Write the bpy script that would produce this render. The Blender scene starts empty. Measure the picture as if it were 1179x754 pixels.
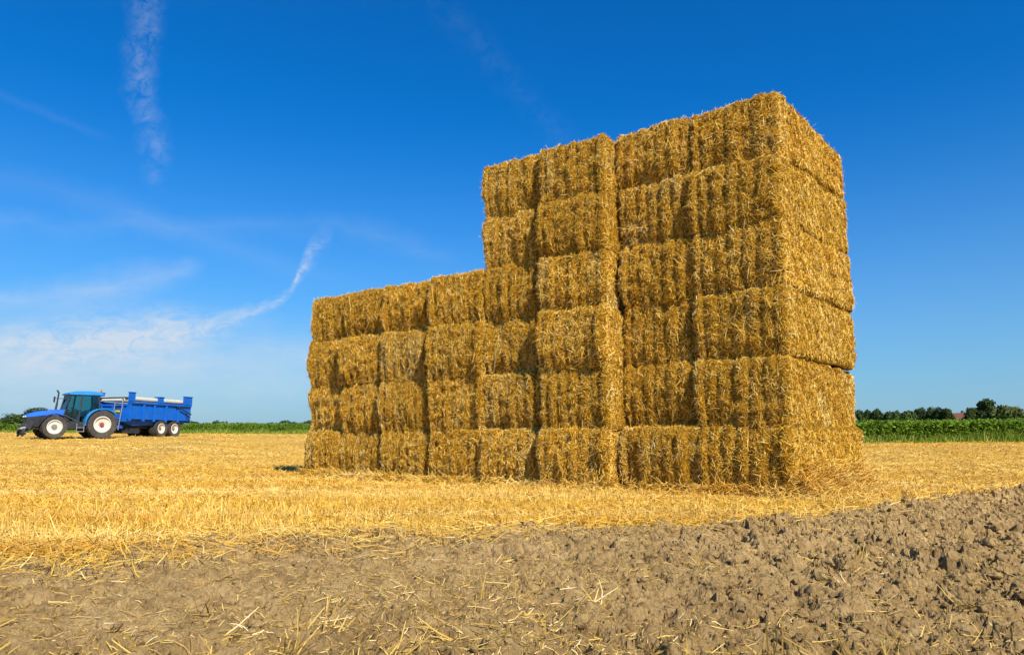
import bpy, math, random
import numpy as np

R = math.radians
S = bpy.context.scene
COL = S.collection
rng = np.random.default_rng(7)
random.seed(7)

# ------------------------------------------------------------------ noise
def _hash(ix, iy, iz, seed):
    n = (ix.astype(np.int64) * 374761393 + iy.astype(np.int64) * 668265263
         + iz.astype(np.int64) * 2147483647 + seed * 1274126177) & 0xFFFFFFFF
    n = ((n ^ (n >> 13)) * 1274126177) & 0xFFFFFFFF
    n = ((n ^ (n >> 16)) * 2246822519) & 0xFFFFFFFF
    return ((n ^ (n >> 15)) & 0xFFFFFF) / float(0xFFFFFF)

def vnoise(p, seed=0):
    i = np.floor(p); f = p - i; f = f * f * (3 - 2 * f); i = i.astype(np.int64)
    out = 0
    for dx in (0, 1):
        wx = f[:, 0] if dx else 1 - f[:, 0]
        for dy in (0, 1):
            wy = f[:, 1] if dy else 1 - f[:, 1]
            for dz in (0, 1):
                wz = f[:, 2] if dz else 1 - f[:, 2]
                out = out + wx * wy * wz * _hash(i[:, 0] + dx, i[:, 1] + dy, i[:, 2] + dz, seed)
    return out * 2 - 1

def vnoise2(x, y, seed=0):
    ix = np.floor(x); iy = np.floor(y); fx = x - ix; fy = y - iy
    fx = fx * fx * (3 - 2 * fx); fy = fy * fy * (3 - 2 * fy)
    ix = ix.astype(np.int64); iy = iy.astype(np.int64); z = np.zeros_like(ix)
    h = lambda a, b: _hash(ix + a, iy + b, z, seed)
    return ((h(0, 0) * (1 - fx) + h(1, 0) * fx) * (1 - fy) + (h(0, 1) * (1 - fx) + h(1, 1) * fx) * fy) * 2 - 1

def fbm2(x, y, seed=0, o=3):
    a, s, t = 1.0, 0.0, 0.0
    for k in range(o):
        s = s + a * vnoise2(x * 2 ** k, y * 2 ** k, seed + k * 17); t += a; a *= .5
    return s / t

def clods(x, y, cell, seed, keep=1.0):
    """height of rounded lumps, one per cell, 0..1"""
    gx = np.floor(x / cell).astype(np.int64); gy = np.floor(y / cell).astype(np.int64)
    z = np.zeros_like(gx); best = np.zeros_like(x)
    for dx in (-1, 0, 1):
        for dy in (-1, 0, 1):
            cx, cy = gx + dx, gy + dy
            px = (cx + _hash(cx, cy, z, seed)) * cell
            py = (cy + _hash(cx, cy, z + 1, seed)) * cell
            rr = cell * (.38 + .5 * _hash(cx, cy, z + 2, seed))
            hh = _hash(cx, cy, z + 3, seed)
            on = _hash(cx, cy, z + 4, seed) < keep
            d2 = ((x - px) ** 2 + (y - py) ** 2) / rr ** 2
            v = np.sqrt(np.clip(1 - d2, 0, 1)) * (.3 + .7 * hh) * on
            best = np.maximum(best, v)
    return best

# ------------------------------------------------------------------ mesh helpers
def np_mesh(name, V, Q, mat_idx=None, mats=(), smooth=False, T=None):
    me = bpy.data.meshes.new(name)
    V = np.asarray(V, np.float32); Q = np.asarray(Q, np.int32).reshape(-1, 4)
    nq = len(Q); nt = 0 if T is None else len(T)
    loops = Q.ravel() if nt == 0 else np.concatenate([Q.ravel(), np.asarray(T, np.int32).ravel()])
    me.vertices.add(len(V)); me.vertices.foreach_set("co", V.ravel())
    me.loops.add(len(loops)); me.loops.foreach_set("vertex_index", loops)
    me.polygons.add(nq + nt)
    ls = np.concatenate([np.arange(nq) * 4, nq * 4 + np.arange(nt) * 3]).astype(np.int32)
    me.polygons.foreach_set("loop_start", ls)
    for m in mats: me.materials.append(m)
    if mat_idx is not None: me.polygons.foreach_set("material_index", np.asarray(mat_idx, np.int32))
    me.polygons.foreach_set("use_smooth", np.full(nq + nt, smooth, bool))
    me.update(calc_edges=True); me.validate()
    return me

def link(name, me, parent=None):
    o = bpy.data.objects.new(name, me); COL.objects.link(o)
    if parent: o.parent = parent
    return o

def tag(o, label=None, cat=None, group=None, kind=None):
    if label: o['label'] = label
    if cat: o['category'] = cat
    if group: o['group'] = group
    if kind: o['kind'] = kind
    return o

def empty(name, loc, rz=0.0):
    o = bpy.data.objects.new(name, None); COL.objects.link(o)
    o.location = loc; o.rotation_euler = (0, 0, rz); o.empty_display_size = .3
    return o

class MB:
    """collects simple solids; build() links them as one mesh object"""
    def __init__(self): self.v = []; self.f = []
    def add(self, vs, fs):
        n = len(self.v); self.v += [tuple(map(float, p)) for p in vs]; self.f += [tuple(i + n for i in f) for f in fs]
    def box(self, a, b, ry=0.0, c=None):
        x0, y0, z0 = a; x1, y1, z1 = b
        vs = [(x, y, z) for x in (x0, x1) for y in (y0, y1) for z in (z0, z1)]
        if ry:
            c = c or ((x0 + x1) / 2, (y0 + y1) / 2, (z0 + z1) / 2)
            ca, sa = math.cos(ry), math.sin(ry)
            vs = [(c[0] + (x - c[0]) * ca + (z - c[2]) * sa, y, c[2] - (x - c[0]) * sa + (z - c[2]) * ca) for x, y, z in vs]
        self.add(vs, [(0, 1, 3, 2), (4, 6, 7, 5), (0, 4, 5, 1), (2, 3, 7, 6), (0, 2, 6, 4), (1, 5, 7, 3)])
    def prism(self, prof, y0, y1, taper=None):
        """profile in x,z extruded along y; taper = per-point inset of |y|"""
        n = len(prof); t = taper or [0] * n
        vs = [(x, y0 + k, z) for (x, z), k in zip(prof, t)] + [(x, y1 - k, z) for (x, z), k in zip(prof, t)]
        fs = [tuple(range(n)), tuple(range(2 * n - 1, n - 1, -1))]
        fs += [(i, i + n, (i + 1) % n + n, (i + 1) % n) for i in range(n)]
        self.add(vs, fs)
    def tube(self, p, q, r, r2=None, n=10):
        p, q = np.array(p, float), np.array(q, float); d = q - p; d /= np.linalg.norm(d)
        a = np.cross(d, (0, 0, 1) if abs(d[2]) < .9 else (1, 0, 0)); a /= np.linalg.norm(a); b = np.cross(d, a)
        r2 = r if r2 is None else r2
        vs = [p + r * (a * math.cos(t) + b * math.sin(t)) for t in np.arange(n) * 2 * math.pi / n]
        vs += [q + r2 * (a * math.cos(t) + b * math.sin(t)) for t in np.arange(n) * 2 * math.pi / n]
        fs = [tuple(range(n)), tuple(range(2 * n - 1, n - 1, -1))] + [(i, i + n, (i + 1) % n + n, (i + 1) % n) for i in range(n)]
        self.add(vs, fs)
    def lathe(self, prof, c=(0, 0, 0), n=36):
        """profile (radius, y) revolved about the y axis through c, closed profile"""
        m = len(prof)
        vs = [(c[0] + r * math.cos(2 * math.pi * k / n), c[1] + y, c[2] + r * math.sin(2 * math.pi * k / n)) for k in range(n) for r, y in prof]
        fs = [(k * m + i, ((k + 1) % n) * m + i, ((k + 1) % n) * m + (i + 1) % m, k * m + (i + 1) % m) for k in range(n) for i in range(m)]
        self.add(vs, fs)
    def build(self, name, mat, parent=None, bevel=0.0, smooth=False):
        me = bpy.data.meshes.new(name); me.from_pydata(self.v, [], self.f); me.materials.append(mat)
        me.validate(); me.update()
        if smooth:
            me.polygons.foreach_set("use_smooth", [True] * len(me.polygons))
            me.set_sharp_from_angle(angle=R(38))
        o = link(name, me, parent)
        if bevel:
            b = o.modifiers.new('bevel', 'BEVEL'); b.width = bevel; b.segments = 2; b.limit_method = 'ANGLE'
        return o

# ------------------------------------------------------------------ materials
def mat(name, rough=.8):
    m = bpy.data.materials.new(name); m.use_nodes = True
    nt = m.node_tree; b = nt.nodes['Principled BSDF']; b.inputs['Roughness'].default_value = rough
    b.inputs['Specular IOR Level'].default_value = .06
    return m, nt, b

def node(nt, t, **kw):
    n = nt.nodes.new(t)
    for k, v in kw.items():
        if k.startswith('i_'):
            key = k[2:]; n.inputs[int(key) if key.isdigit() else key].default_value = v
        else: setattr(n, k, v)
    return n

def ramp(nt, stops, fac):
    r = nt.nodes.new('ShaderNodeValToRGB'); e = r.color_ramp.elements
    while len(e) < len(stops): e.new(.5)
    for el, (p, c) in zip(e, stops): el.position = p; el.color = (*c, 1)
    nt.links.new(fac, r.inputs[0]); return r.outputs[0]

def noise_fac(nt, scale, detail=4, coord='Object', stretch=None, rough=.6):
    tc = node(nt, 'ShaderNodeTexCoord'); out = tc.outputs[coord]
    if stretch:
        mp = node(nt, 'ShaderNodeMapping'); mp.inputs['Scale'].default_value = stretch
        nt.links.new(out, mp.inputs[0]); out = mp.outputs[0]
    n = node(nt, 'ShaderNodeTexNoise', i_Scale=scale, i_Detail=detail, i_Roughness=rough)
    nt.links.new(out, n.inputs['Vector']); return n.outputs['Fac']

def mix(nt, fac, a, b, mode='MIX'):
    n = node(nt, 'ShaderNodeMix', data_type='RGBA', blend_type=mode)
    for src, i in ((fac, 0), (a, 6), (b, 7)):
        if isinstance(src, (int, float)): n.inputs[i].default_value = src
        elif isinstance(src, tuple): n.inputs[i].default_value = (*src, 1)
        else: nt.links.new(src, n.inputs[i])
    return n.outputs[2]

def simple(name, c, rough=.6, var=.25, scale=3.0, metal=0.0, spec=.4, dirt=None):
    m, nt, b = mat(name, rough)
    f = noise_fac(nt, scale, 5)
    lo = tuple(x * (1 - var) for x in c); hi = tuple(min(1, x * (1 + var)) for x in c)
    col = ramp(nt, [(.3, lo), (.7, hi)], f)
    if dirt:
        f2 = noise_fac(nt, 1.7, 6, rough=.7)
        k = ramp(nt, [(.5, (0, 0, 0)), (.72, (.55, .55, .55))], f2)
        col = mix(nt, k, col, dirt)
    nt.links.new(col, b.inputs['Base Color'])
    b.inputs['Metallic'].default_value = metal; b.inputs['Specular IOR Level'].default_value = spec
    return m

def island_mat(name, stops, rough=.55, patch=None, trans=0.0, tone=None):
    """loose fibres or leaves: every strand has its own tone"""
    m, nt, b = mat(name, rough)
    g = node(nt, 'ShaderNodeNewGeometry')
    col = ramp(nt, stops, g.outputs['Random Per Island'])
    if patch:
        for sc, c, amt in patch:
            f = noise_fac(nt, sc, 4, stretch=(.3, 2.2, 1))
            k = ramp(nt, [(.46, (0, 0, 0)), (.66, (amt,) * 3)], f)
            col = mix(nt, k, col, c)
    if tone:                              # whole bales differ a little: fresher gold, weathered pale
        oi = node(nt, 'ShaderNodeObjectInfo')
        col = mix(nt, 1.0, col, ramp(nt, tone, oi.outputs['Random']), 'MULTIPLY')
    nt.links.new(col, b.inputs['Base Color'])
    if trans:
        t = node(nt, 'ShaderNodeBsdfTranslucent'); nt.links.new(col, t.inputs[0])
        ms = node(nt, 'ShaderNodeMixShader', i_0=trans)
        nt.links.new(b.outputs[0], ms.inputs[1]); nt.links.new(t.outputs[0], ms.inputs[2])
        nt.links.new(ms.outputs[0], nt.nodes['Material Output'].inputs[0])
    return m

# packed straw inside a bale, shade of the crevices put into its dark tones
M = {}
m, nt, b = mat('packed_straw', .85)
f1 = noise_fac(nt, 42, 6, stretch=(1, 1, 1.6), rough=.7); f2 = noise_fac(nt, 2.2, 3)
c = ramp(nt, [(.33, (.040, .016, .001)), (.50, (.24, .112, .006)), (.66, (.58, .31, .030))], f1)
c2 = ramp(nt, [(.35, (.80, .78, .7)), (.7, (1.0, 1.0, 1.0))], f2)
nt.links.new(mix(nt, 1.0, c, c2, 'MULTIPLY'), b.inputs['Base Color'])
bp = node(nt, 'ShaderNodeBump', i_Strength=.7, i_Distance=.02); nt.links.new(f1, bp.inputs['Height']); nt.links.new(bp.outputs[0], b.inputs['Normal'])
M['packed'] = m
M['bale_straw'] = island_mat('bale_straw', [(0, (.16, .068, .004)), (.24, (.54, .275, .019)), (.55, (.90, .525, .060)), (.84, (.97, .65, .125)), (1, (.97, .78, .33))], .5, [(1.3, (.52, .235, .010), .40)], 0, [(0, (.86, .82, .75)), (.45, (1, 1, 1)), (.75, (1.05, 1.0, .9)), (1, (1.12, 1.14, 1.3))])
M['pale_straw'] = island_mat('weathered_straw', [(0, (.34, .19, .030)), (.3, (.70, .44, .085)), (.7, (.90, .64, .18)), (1, (.96, .82, .42))], .5)
M['stubble'] = island_mat('stubble_straw', [(0, (.30, .155, .014)), (.35, (.58, .315, .030)), (.7, (.74, .44, .055)), (1, (.80, .60, .20))], .5, [(.30, (.84, .64, .24), .62), (.62, (.50, .225, .012), .9), (1.9, (.46, .30, .09), .5)])
M['litter'] = island_mat('litter_straw', [(0, (.13, .075, .022)), (.35, (.34, .205, .050)), (.7, (.55, .35, .075)), (.92, (.70, .48, .14)), (1, (.78, .64, .36))], .5)

m, nt, b = mat('soil', .95)
f1 = noise_fac(nt, 9, 9, rough=.78); f2 = noise_fac(nt, .8, 4); f3 = noise_fac(nt, 60, 6, rough=.85)
c = ramp(nt, [(.32, (.20, .122, .048)), (.5, (.43, .286, .124)), (.68, (.58, .405, .19))], f1)
c2 = ramp(nt, [(.35, (.86, .82, .76)), (.68, (1.06, 1.04, 1.0))], f2)
c3 = ramp(nt, [(.36, (.62, .58, .53)), (.50, (1, 1, 1))], f3)  # shade of the small pits put into the colour, following the bump
nt.links.new(mix(nt, 1.0, mix(nt, 1.0, c, c2, 'MULTIPLY'), c3, 'MULTIPLY'), b.inputs['Base Color'])
bp = node(nt, 'ShaderNodeBump', i_Strength=.9, i_Distance=.02); nt.links.new(f3, bp.inputs['Height']); nt.links.new(bp.outputs[0], b.inputs['Normal'])
M['soil'] = m

m, nt, b = mat('stubble_ground', .9)
f1 = noise_fac(nt, 16, 6, rough=.7); f2 = noise_fac(nt, .35, 5); 
c = ramp(nt, [(.3, (.24, .125, .022)), (.5, (.46, .27, .052)), (.7, (.62, .40, .095))], f1)
c2 = ramp(nt, [(.35, (.30, .20, .09)), (.5, (.62, .39, .075))], f2)
nt.links.new(mix(nt, .35, c, c2), b.inputs['Base Color'])
M['stubble_ground'] = m
M['crop_soil'] = simple('crop_soil', (.10, .085, .03), .95)

# ------------------------------------------------------------------ camera
F = 860.0
CAM = np.array((0, 0, .74)); PITCH = math.atan((507 - 377) / F)
cd = bpy.data.cameras.new('camera'); cam = bpy.data.objects.new('camera', cd); COL.objects.link(cam)
cam.location = CAM; cam.rotation_euler = (math.pi / 2 + PITCH, 0, 0)
cd.sensor_width = 36; cd.lens = 36 * F / 1179; cd.clip_start = .05; cd.clip_end = 6000
S.camera = cam

def sky_uv(px, py):
    cx, cy = (px - 589.5) / F, -(py - 377) / F
    y = math.cos(PITCH) - cy * math.sin(PITCH); z = math.sin(PITCH) + cy * math.cos(PITCH)
    return cx / y, z / y

# ------------------------------------------------------------------ world and sun
YAW = R(38.5)
D = np.array((math.cos(YAW), -math.sin(YAW)))      # along the stack's front, to the right
N = np.array((math.sin(YAW), math.cos(YAW)))       # into the stack
PHI, ELEV = R(22.5), R(41)
s2 = D * math.cos(PHI) - N * math.sin(PHI)
SUN = np.array((s2[0] * math.cos(ELEV), s2[1] * math.cos(ELEV), math.sin(ELEV)))
from mathutils import Vector
sl = bpy.data.lights.new('sun', 'SUN'); sl.energy = 5.0; sl.angle = R(.53); sl.color = (1, .93, .82)
so = bpy.data.objects.new('sun', sl); COL.objects.link(so)
so.rotation_euler = Vector(SUN).to_track_quat('Z', 'Y').to_euler(); so.location = (20, -20, 40)

W = bpy.data.worlds.new('World'); S.world = W; W.use_nodes = True
nt = W.node_tree; bg = nt.nodes['Background']
sky = node(nt, 'ShaderNodeTexSky', sky_type='NISHITA', sun_disc=False, sun_elevation=ELEV,
           sun_rotation=math.atan2(SUN[0], SUN[1]), altitude=0, air_density=1.0, dust_density=.6, ozone_density=3.0)
hs = node(nt, 'ShaderNodeHueSaturation', i_Saturation=1.25, i_Value=1.0); nt.links.new(sky.outputs[0], hs.inputs['Color'])
skycol = mix(nt, 1.0, hs.outputs[0], (.05, .70, 1.08), 'MULTIPLY')
tc = node(nt, 'ShaderNodeTexCoord'); sx = node(nt, 'ShaderNodeSeparateXYZ'); nt.links.new(tc.outputs['Generated'], sx.inputs[0])
def mth(op, a, b=None, c=None):
    n = node(nt, 'ShaderNodeMath', operation=op)
    for i, v in enumerate((a, b, c)):
        if v is None: continue
        if isinstance(v, (int, float)): n.inputs[i].default_value = v
        else: nt.links.new(v, n.inputs[i])
    return n.outputs[0]
hz = mth('POWER', mth('SUBTRACT', 1, mth('MINIMUM', mth('DIVIDE', mth('MAXIMUM', sx.outputs[2], 0), .44), 1)), 2.2)
skycol = mix(nt, mth('MULTIPLY', hz, .93), skycol, (2.45, 3.30, 4.25))
yy = mth('MAXIMUM', sx.outputs[1], .08)
U = mth('DIVIDE', sx.outputs[0], yy); Vv = mth('DIVIDE', sx.outputs[2], yy)
cmb = node(nt, 'ShaderNodeCombineXYZ'); nt.links.new(U, cmb.inputs[0]); nt.links.new(Vv, cmb.inputs[1])
def wnoise(scale, detail=5, stretch=(1, 1, 1), rot=0, rough=.6, dist=0):
    mp = node(nt, 'ShaderNodeMapping'); mp.inputs['Scale'].default_value = stretch; mp.inputs['Rotation'].default_value = (0, 0, rot)
    nt.links.new(cmb.outputs[0], mp.inputs[0])
    n = node(nt, 'ShaderNodeTexNoise', i_Scale=scale, i_Detail=detail, i_Roughness=rough, i_Distortion=dist)
    nt.links.new(mp.outputs[0], n.inputs['Vector']); return n.outputs['Fac']
def sstep(x, a, b):
    n = node(nt, 'ShaderNodeMapRange', interpolation_type='SMOOTHSTEP'); n.inputs[1].default_value = a; n.inputs[2].default_value = b
    nt.links.new(x, n.inputs[0]); return n.outputs[0]
def fcurve(x, pts):
    """piecewise smooth function of x through pts"""
    xs = [p[0] for p in pts]; ys = [p[1] for p in pts]; x0, x1 = min(xs), max(xs); y0, y1 = min(ys) - 1e-4, max(ys) + 1e-4
    mr = node(nt, 'ShaderNodeMapRange', clamp=True); mr.inputs[1].default_value = x0; mr.inputs[2].default_value = x1; nt.links.new(x, mr.inputs[0])
    fc = node(nt, 'ShaderNodeFloatCurve'); cv = fc.mapping.curves[0]
    P = sorted([((a - x0) / (x1 - x0), (b - y0) / (y1 - y0)) for a, b in pts])
    while len(cv.points) < len(P): cv.points.new(.5, .5)
    for pt, (a, b) in zip(cv.points, P): pt.location = (a, b); pt.handle_type = 'AUTO_CLAMPED'
    fc.mapping.update(); nt.links.new(mr.outputs[0], fc.inputs['Value'])
    return mth('MULTIPLY_ADD', fc.outputs[0], y1 - y0, y0)
warp = mth('MULTIPLY', mth('SUBTRACT', wnoise(14, 4), .5), .05)
def stroke(pts, wpts, spts, along='u', tex=None, wa=1.0):
    """cirrus streak: centre line, half width and strength, all functions along it"""
    q = [sky_uv(*p) for p in pts]
    A, B = (U, Vv) if along == 'u' else (Vv, U)
    cpts = [(a, b) if along == 'u' else (b, a) for a, b in q]
    ks = [a for a, _ in cpts]
    d = mth('ABSOLUTE', mth('ADD', mth('SUBTRACT', B, fcurve(A, cpts)), mth('MULTIPLY', warp, wa)))
    w = fcurve(A, list(zip(ks, wpts))); st = fcurve(A, list(zip(ks, spts)))
    k = mth('SUBTRACT', 1, mth('MINIMUM', mth('DIVIDE', d, w), 1)); k = mth('POWER', k, 1.4)
    k = mth('MULTIPLY', k, mth('MAXIMUM', st, 0))
    return mth('MULTIPLY', k, tex) if tex is not None else k
wisp = sstep(wnoise(38, 6, (1, 1, 1), 0, .7, .6), .32, .72)
wispf = mth('MULTIPLY_ADD', sstep(wnoise(9, 6, (.35, 1.6, 1), R(-18), .62, .3), .3, .75), .7, .3)
terms = [
    stroke([(-160, 440), (60, 440), (220, 440), (380, 445), (560, 450)], [.15, .15, .14, .11, .08], [.24, .25, .22, .14, 0], 'u', None, .6),
    stroke([(160, -40), (165, 40), (160, 90), (172, 140), (178, 190), (180, 225)], [.040, .036, .034, .030, .028, .02], [.24, .24, .28, .22, .15, 0], 'v', wisp),
    stroke([(385, 272), (360, 290), (345, 312), (330, 338), (290, 362), (240, 378), (170, 386), (90, 392), (0, 398)][::-1],
           [.04, .055, .055, .034, .017, .013, .022, .030, .02], [.5, .85, .9, .7, .6, .6, .75, .45, 0], 'u', sstep(wnoise(34, 7, (.7, 1.5, 1), R(35), .72, .8), .28, .68), .8),
    stroke([(-40, 195), (100, 228), (200, 262), (300, 296), (420, 330)], [.035, .032, .03, .028, .02], [.03, .05, .065, .05, 0], 'u', None, .5),
    stroke([(-30, 100), (60, 132), (140, 165)], [.012, .012, .01], [.02, .03, 0], 'u', None, .4),
    stroke([(-60, 350), (40, 345), (130, 330), (190, 318), (240, 308)], [.03, .035, .04, .03, .02], [.32, .36, .50, .36, 0], 'u', wispf, .8),
    stroke([(-80, 420), (100, 425), (250, 420), (400, 425), (600, 440), (760, 450)], [.085, .085, .08, .075, .06, .05], [.66, .70, .62, .42, .2, 0], 'u', wispf, 1.0),
    stroke([(480, -20), (560, 60), (640, 150), (700, 205)], [.05, .05, .045, .03], [.015, .03, .03, 0], 'u', wisp, 1.0),
    stroke([(380, 260), (450, 275), (540, 300)], [.025, .03, .02], [.10, .13, 0], 'u', wispf, 1.0),
]
cl = terms[0]
for t in terms[1:]: cl = mth('ADD', cl, t)
cl = mth('MULTIPLY', mth('MINIMUM', cl, .85), sstep(sx.outputs[1], .05, .2))
mx = node(nt, 'ShaderNodeMix', data_type='RGBA'); nt.links.new(cl, mx.inputs[0]); nt.links.new(skycol, mx.inputs[6]); mx.inputs[7].default_value = (4.6, 5.0, 5.5, 1)
nt.links.new(mx.outputs[2], bg.inputs[0]); bg.inputs[1].default_value = .105

S.view_settings.view_transform = 'Standard'; S.view_settings.look = 'None'
S.view_settings.exposure = .5; S.view_settings.gamma = 1; S.view_settings.use_curve_mapping = False

# ------------------------------------------------------------------ terrain
BX = 1.17 * np.array([-40, -14, -6, -2.9, -.84, .33, 1.47, 2.34, 3.18, 4.1, 5.57, 9.2, 20, 60.])
BY = 1.17 * np.array([-2, 2.2, 3.7, 4.25, 5.16, 5.6, 5.9, 6.25, 6.95, 7.85, 9.2, 12.3, 22.5, 62.])
def soil_depth(x, y):
    """>0 inside the ploughed strip (metres past its edge)"""
    return (np.interp(x, BX, BY) + .42 * fbm2(x * .9, y * .9, 5) + .20 * vnoise2(x * 5, y * 5, 9) - y) * .75
def base_z(x, y):
    r = np.hypot(x, y)
    t = np.maximum(0, r - 17); z = .0243 * t * t / (t + 3.0)
    lim = 1.42
    z = lim - np.log1p(np.exp((lim - z) * 9)) / 9
    return z + .05 * fbm2(x * .12, y * .12, 21) * np.clip((r - 12) / 15, 0, 1)
def rough(x, y, r):
    sd = soil_depth(x, y); ms = np.clip(sd / .25, 0, 1)
    right = np.clip((x + 1.2) / 3.2, 0.0, 1) * .65 + .35
    near = np.clip(1.6 - r / 40, .3, 1)
    h = .05 * fbm2(x * 1.3, y * 1.3, 31)
    wx = x + .035 * vnoise2(x * 11, y * 11, 34) + .012 * vnoise2(x * 31, y * 31, 36); wy = y + .035 * vnoise2(x * 11, y * 11, 35) + .012 * vnoise2(x * 31, y * 31, 37)
    bil = 0
    for k, (sc, am) in enumerate(((4.2, .050), (9.5, .036), (21, .028), (46, .020), (95, .011))):
        nz = np.abs(vnoise2(wx * sc, wy * sc, 140 + k)); bil = bil + am * np.sqrt(nz + .01)
    lump = .05 * clods(wx, wy, .17, 41, .40) + .04 * clods(wx, wy, .075, 43, .55) + .02 * clods(wx, wy, .035, 45, .6)
    lump = lump + .07 * clods(wx + .3, wy, .33, 48, .16) * np.clip(vnoise2(x * 1.1, y * 1.1, 49) + .5, 0, 1)
    rgt = right * (.55 + .6 * np.clip(fbm2(x * .8, y * .8, 57) + .5, 0, 1))
    pit = -.06 * np.clip(fbm2(wx * 13, wy * 13, 151, 2) - .28, 0, 1) / .4
    h = h + (.62 + .50 * rgt) * (bil - .05) + (.22 + .78 * rgt) * lump + (.3 + .7 * rgt) * pit - .03 * rgt
    ridge = np.exp(-((sd - .35) / .35) ** 2) * .05 * np.clip((x - .5) / 2.5, 0, 1) - .055 * np.clip((x - 1) / 3, 0, 1)
    st = .02 * fbm2(x * 3, y * 3, 61) + .11 * fbm2(x * .35, y * 1.0, 65) * np.clip((r - 10) / 8, 0, 1) + .015 * vnoise2(x * 11, y * 11, 63)
    for yc, amp in ((23.5, .15), (29, .20), (36, .24), (44, .24), (54, .24)):   # straw left in loose swaths on the left
        st = st + amp * np.exp(-((y - yc - .05 * x - .8 * fbm2(x * .15, x * 0 + yc, 66)) / .75) ** 2) * np.clip(.75 + .9 * fbm2(x * .7, y * .7, 67), .1, 1.4) * np.clip((-x - 3.5) / 2, 0, 1) * (np.hypot(x + 27, (y - 49) * .6) > 6)
    return ms * (h + ridge) * near + (1 - ms) * st
def ground_z(x, y):
    x = np.asarray(x, float); y = np.asarray(y, float)
    return base_z(x, y) + rough(x, y, np.hypot(x, y))

ang = np.concatenate([np.arange(-180, -64, 4.0), np.arange(-64, -46, .3), np.arange(-46, 46, .11), np.arange(46, 64, .3), np.arange(64, 180, 4.0)])
rad = [.25]
while rad[-1] < 1500:
    r = rad[-1]
    rad.append(r * (1.06 if r < 1.5 else 1.0034 if r < 11 else 1.009 if r < 30 else 1.03 if r < 100 else 1.15))
rad = np.array(rad)
AA, RR = np.meshgrid(np.radians(ang), rad); na, nr = len(ang), len(rad)
gx, gy = (RR * np.sin(AA)).ravel(), (RR * np.cos(AA)).ravel()
gz = ground_z(gx, gy)
GV = np.stack([gx, gy, gz], 1)
I, J = np.meshgrid(np.arange(nr - 1), np.arange(na), indexing='ij'); J2 = (J + 1) % na
GQ = np.stack([I * na + J, (I + 1) * na + J, (I + 1) * na + J2, I * na + J2], -1).reshape(-1, 4)[:, ::-1]
cxy = GV[GQ][:, :, :2].mean(1)
soilf = soil_depth(cxy[:, 0], cxy[:, 1]) > .03
def crop_edge(x):  # the crop begins beyond this y
    return np.interp(x, [-300, -60, -18, -5, 14, 17, 60, 300], [84, 77, 74, 66, 44, 40, 40, 52])
cropf = cxy[:, 1] > crop_edge(cxy[:, 0])
def sub(mask, name, mt, extra=None, smooth=True):
    q = GQ[mask]; u, inv = np.unique(q, return_inverse=True)
    v = GV[u]; q = inv.reshape(-1, 4); T = None
    if extra is not None:
        pos = {int(a): i for i, a in enumerate(u)}
        v = np.vstack([v, [[0, 0, extra]]]); c0 = len(v) - 1
        T = [(pos[j], pos[(j + 1) % na], c0) for j in range(na)]
    me = np_mesh(name, v, q, None, [mt], smooth, T)
    return tag(link(name, me), kind='structure')
tag(sub(soilf, 'ploughed_soil', M['soil'], float(gz[:na].mean()), False), 'rough ploughed grey brown soil in the foreground')
tag(sub(~soilf & ~cropf, 'stubble_field', M['stubble_ground']), 'golden stubble field around the straw stack')
tag(sub(cropf & ~soilf, 'field_soil', M['crop_soil']), 'earth under the green crop')

# ------------------------------------------------------------------ ribbons (straw)
def ribbons(P, Dr, Nm, L, Wd, bend, taper=1.0):
    """two-quad straws: base point, direction, surface normal, length, width, bend vector"""
    n = len(P); side = np.cross(Dr, Nm); side /= np.linalg.norm(side, axis=1, keepdims=True) + 1e-9
    L = L[:, None]; Wd = Wd[:, None] * .5
    a, c = P, P + Dr * L + bend
    bmid = P + Dr * L * .5 + bend * .25
    V = np.stack([a - side * Wd, a + side * Wd, bmid - side * Wd, bmid + side * Wd, c - side * Wd * taper, c + side * Wd * taper], 1).reshape(-1, 3)
    k = np.arange(n)[:, None] * 6
    Q = np.concatenate([k + np.array([0, 1, 3, 2]), k + np.array([2, 3, 5, 4])], 1).reshape(-1, 4)
    return V, Q

# ------------------------------------------------------------------ bales
H = .925; LEN = 3.62
def grid_face(a, b):
    A, B = np.meshgrid(a, b, indexing='ij'); n, mm = len(a), len(b)
    i, j = np.meshgrid(np.arange(n - 1), np.arange(mm - 1), indexing='ij')
    q = np.stack([i * mm + j, (i + 1) * mm + j, (i + 1) * mm + j + 1, i * mm + j + 1], -1).reshape(-1, 4)
    return A.ravel(), B.ravel(), q

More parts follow.
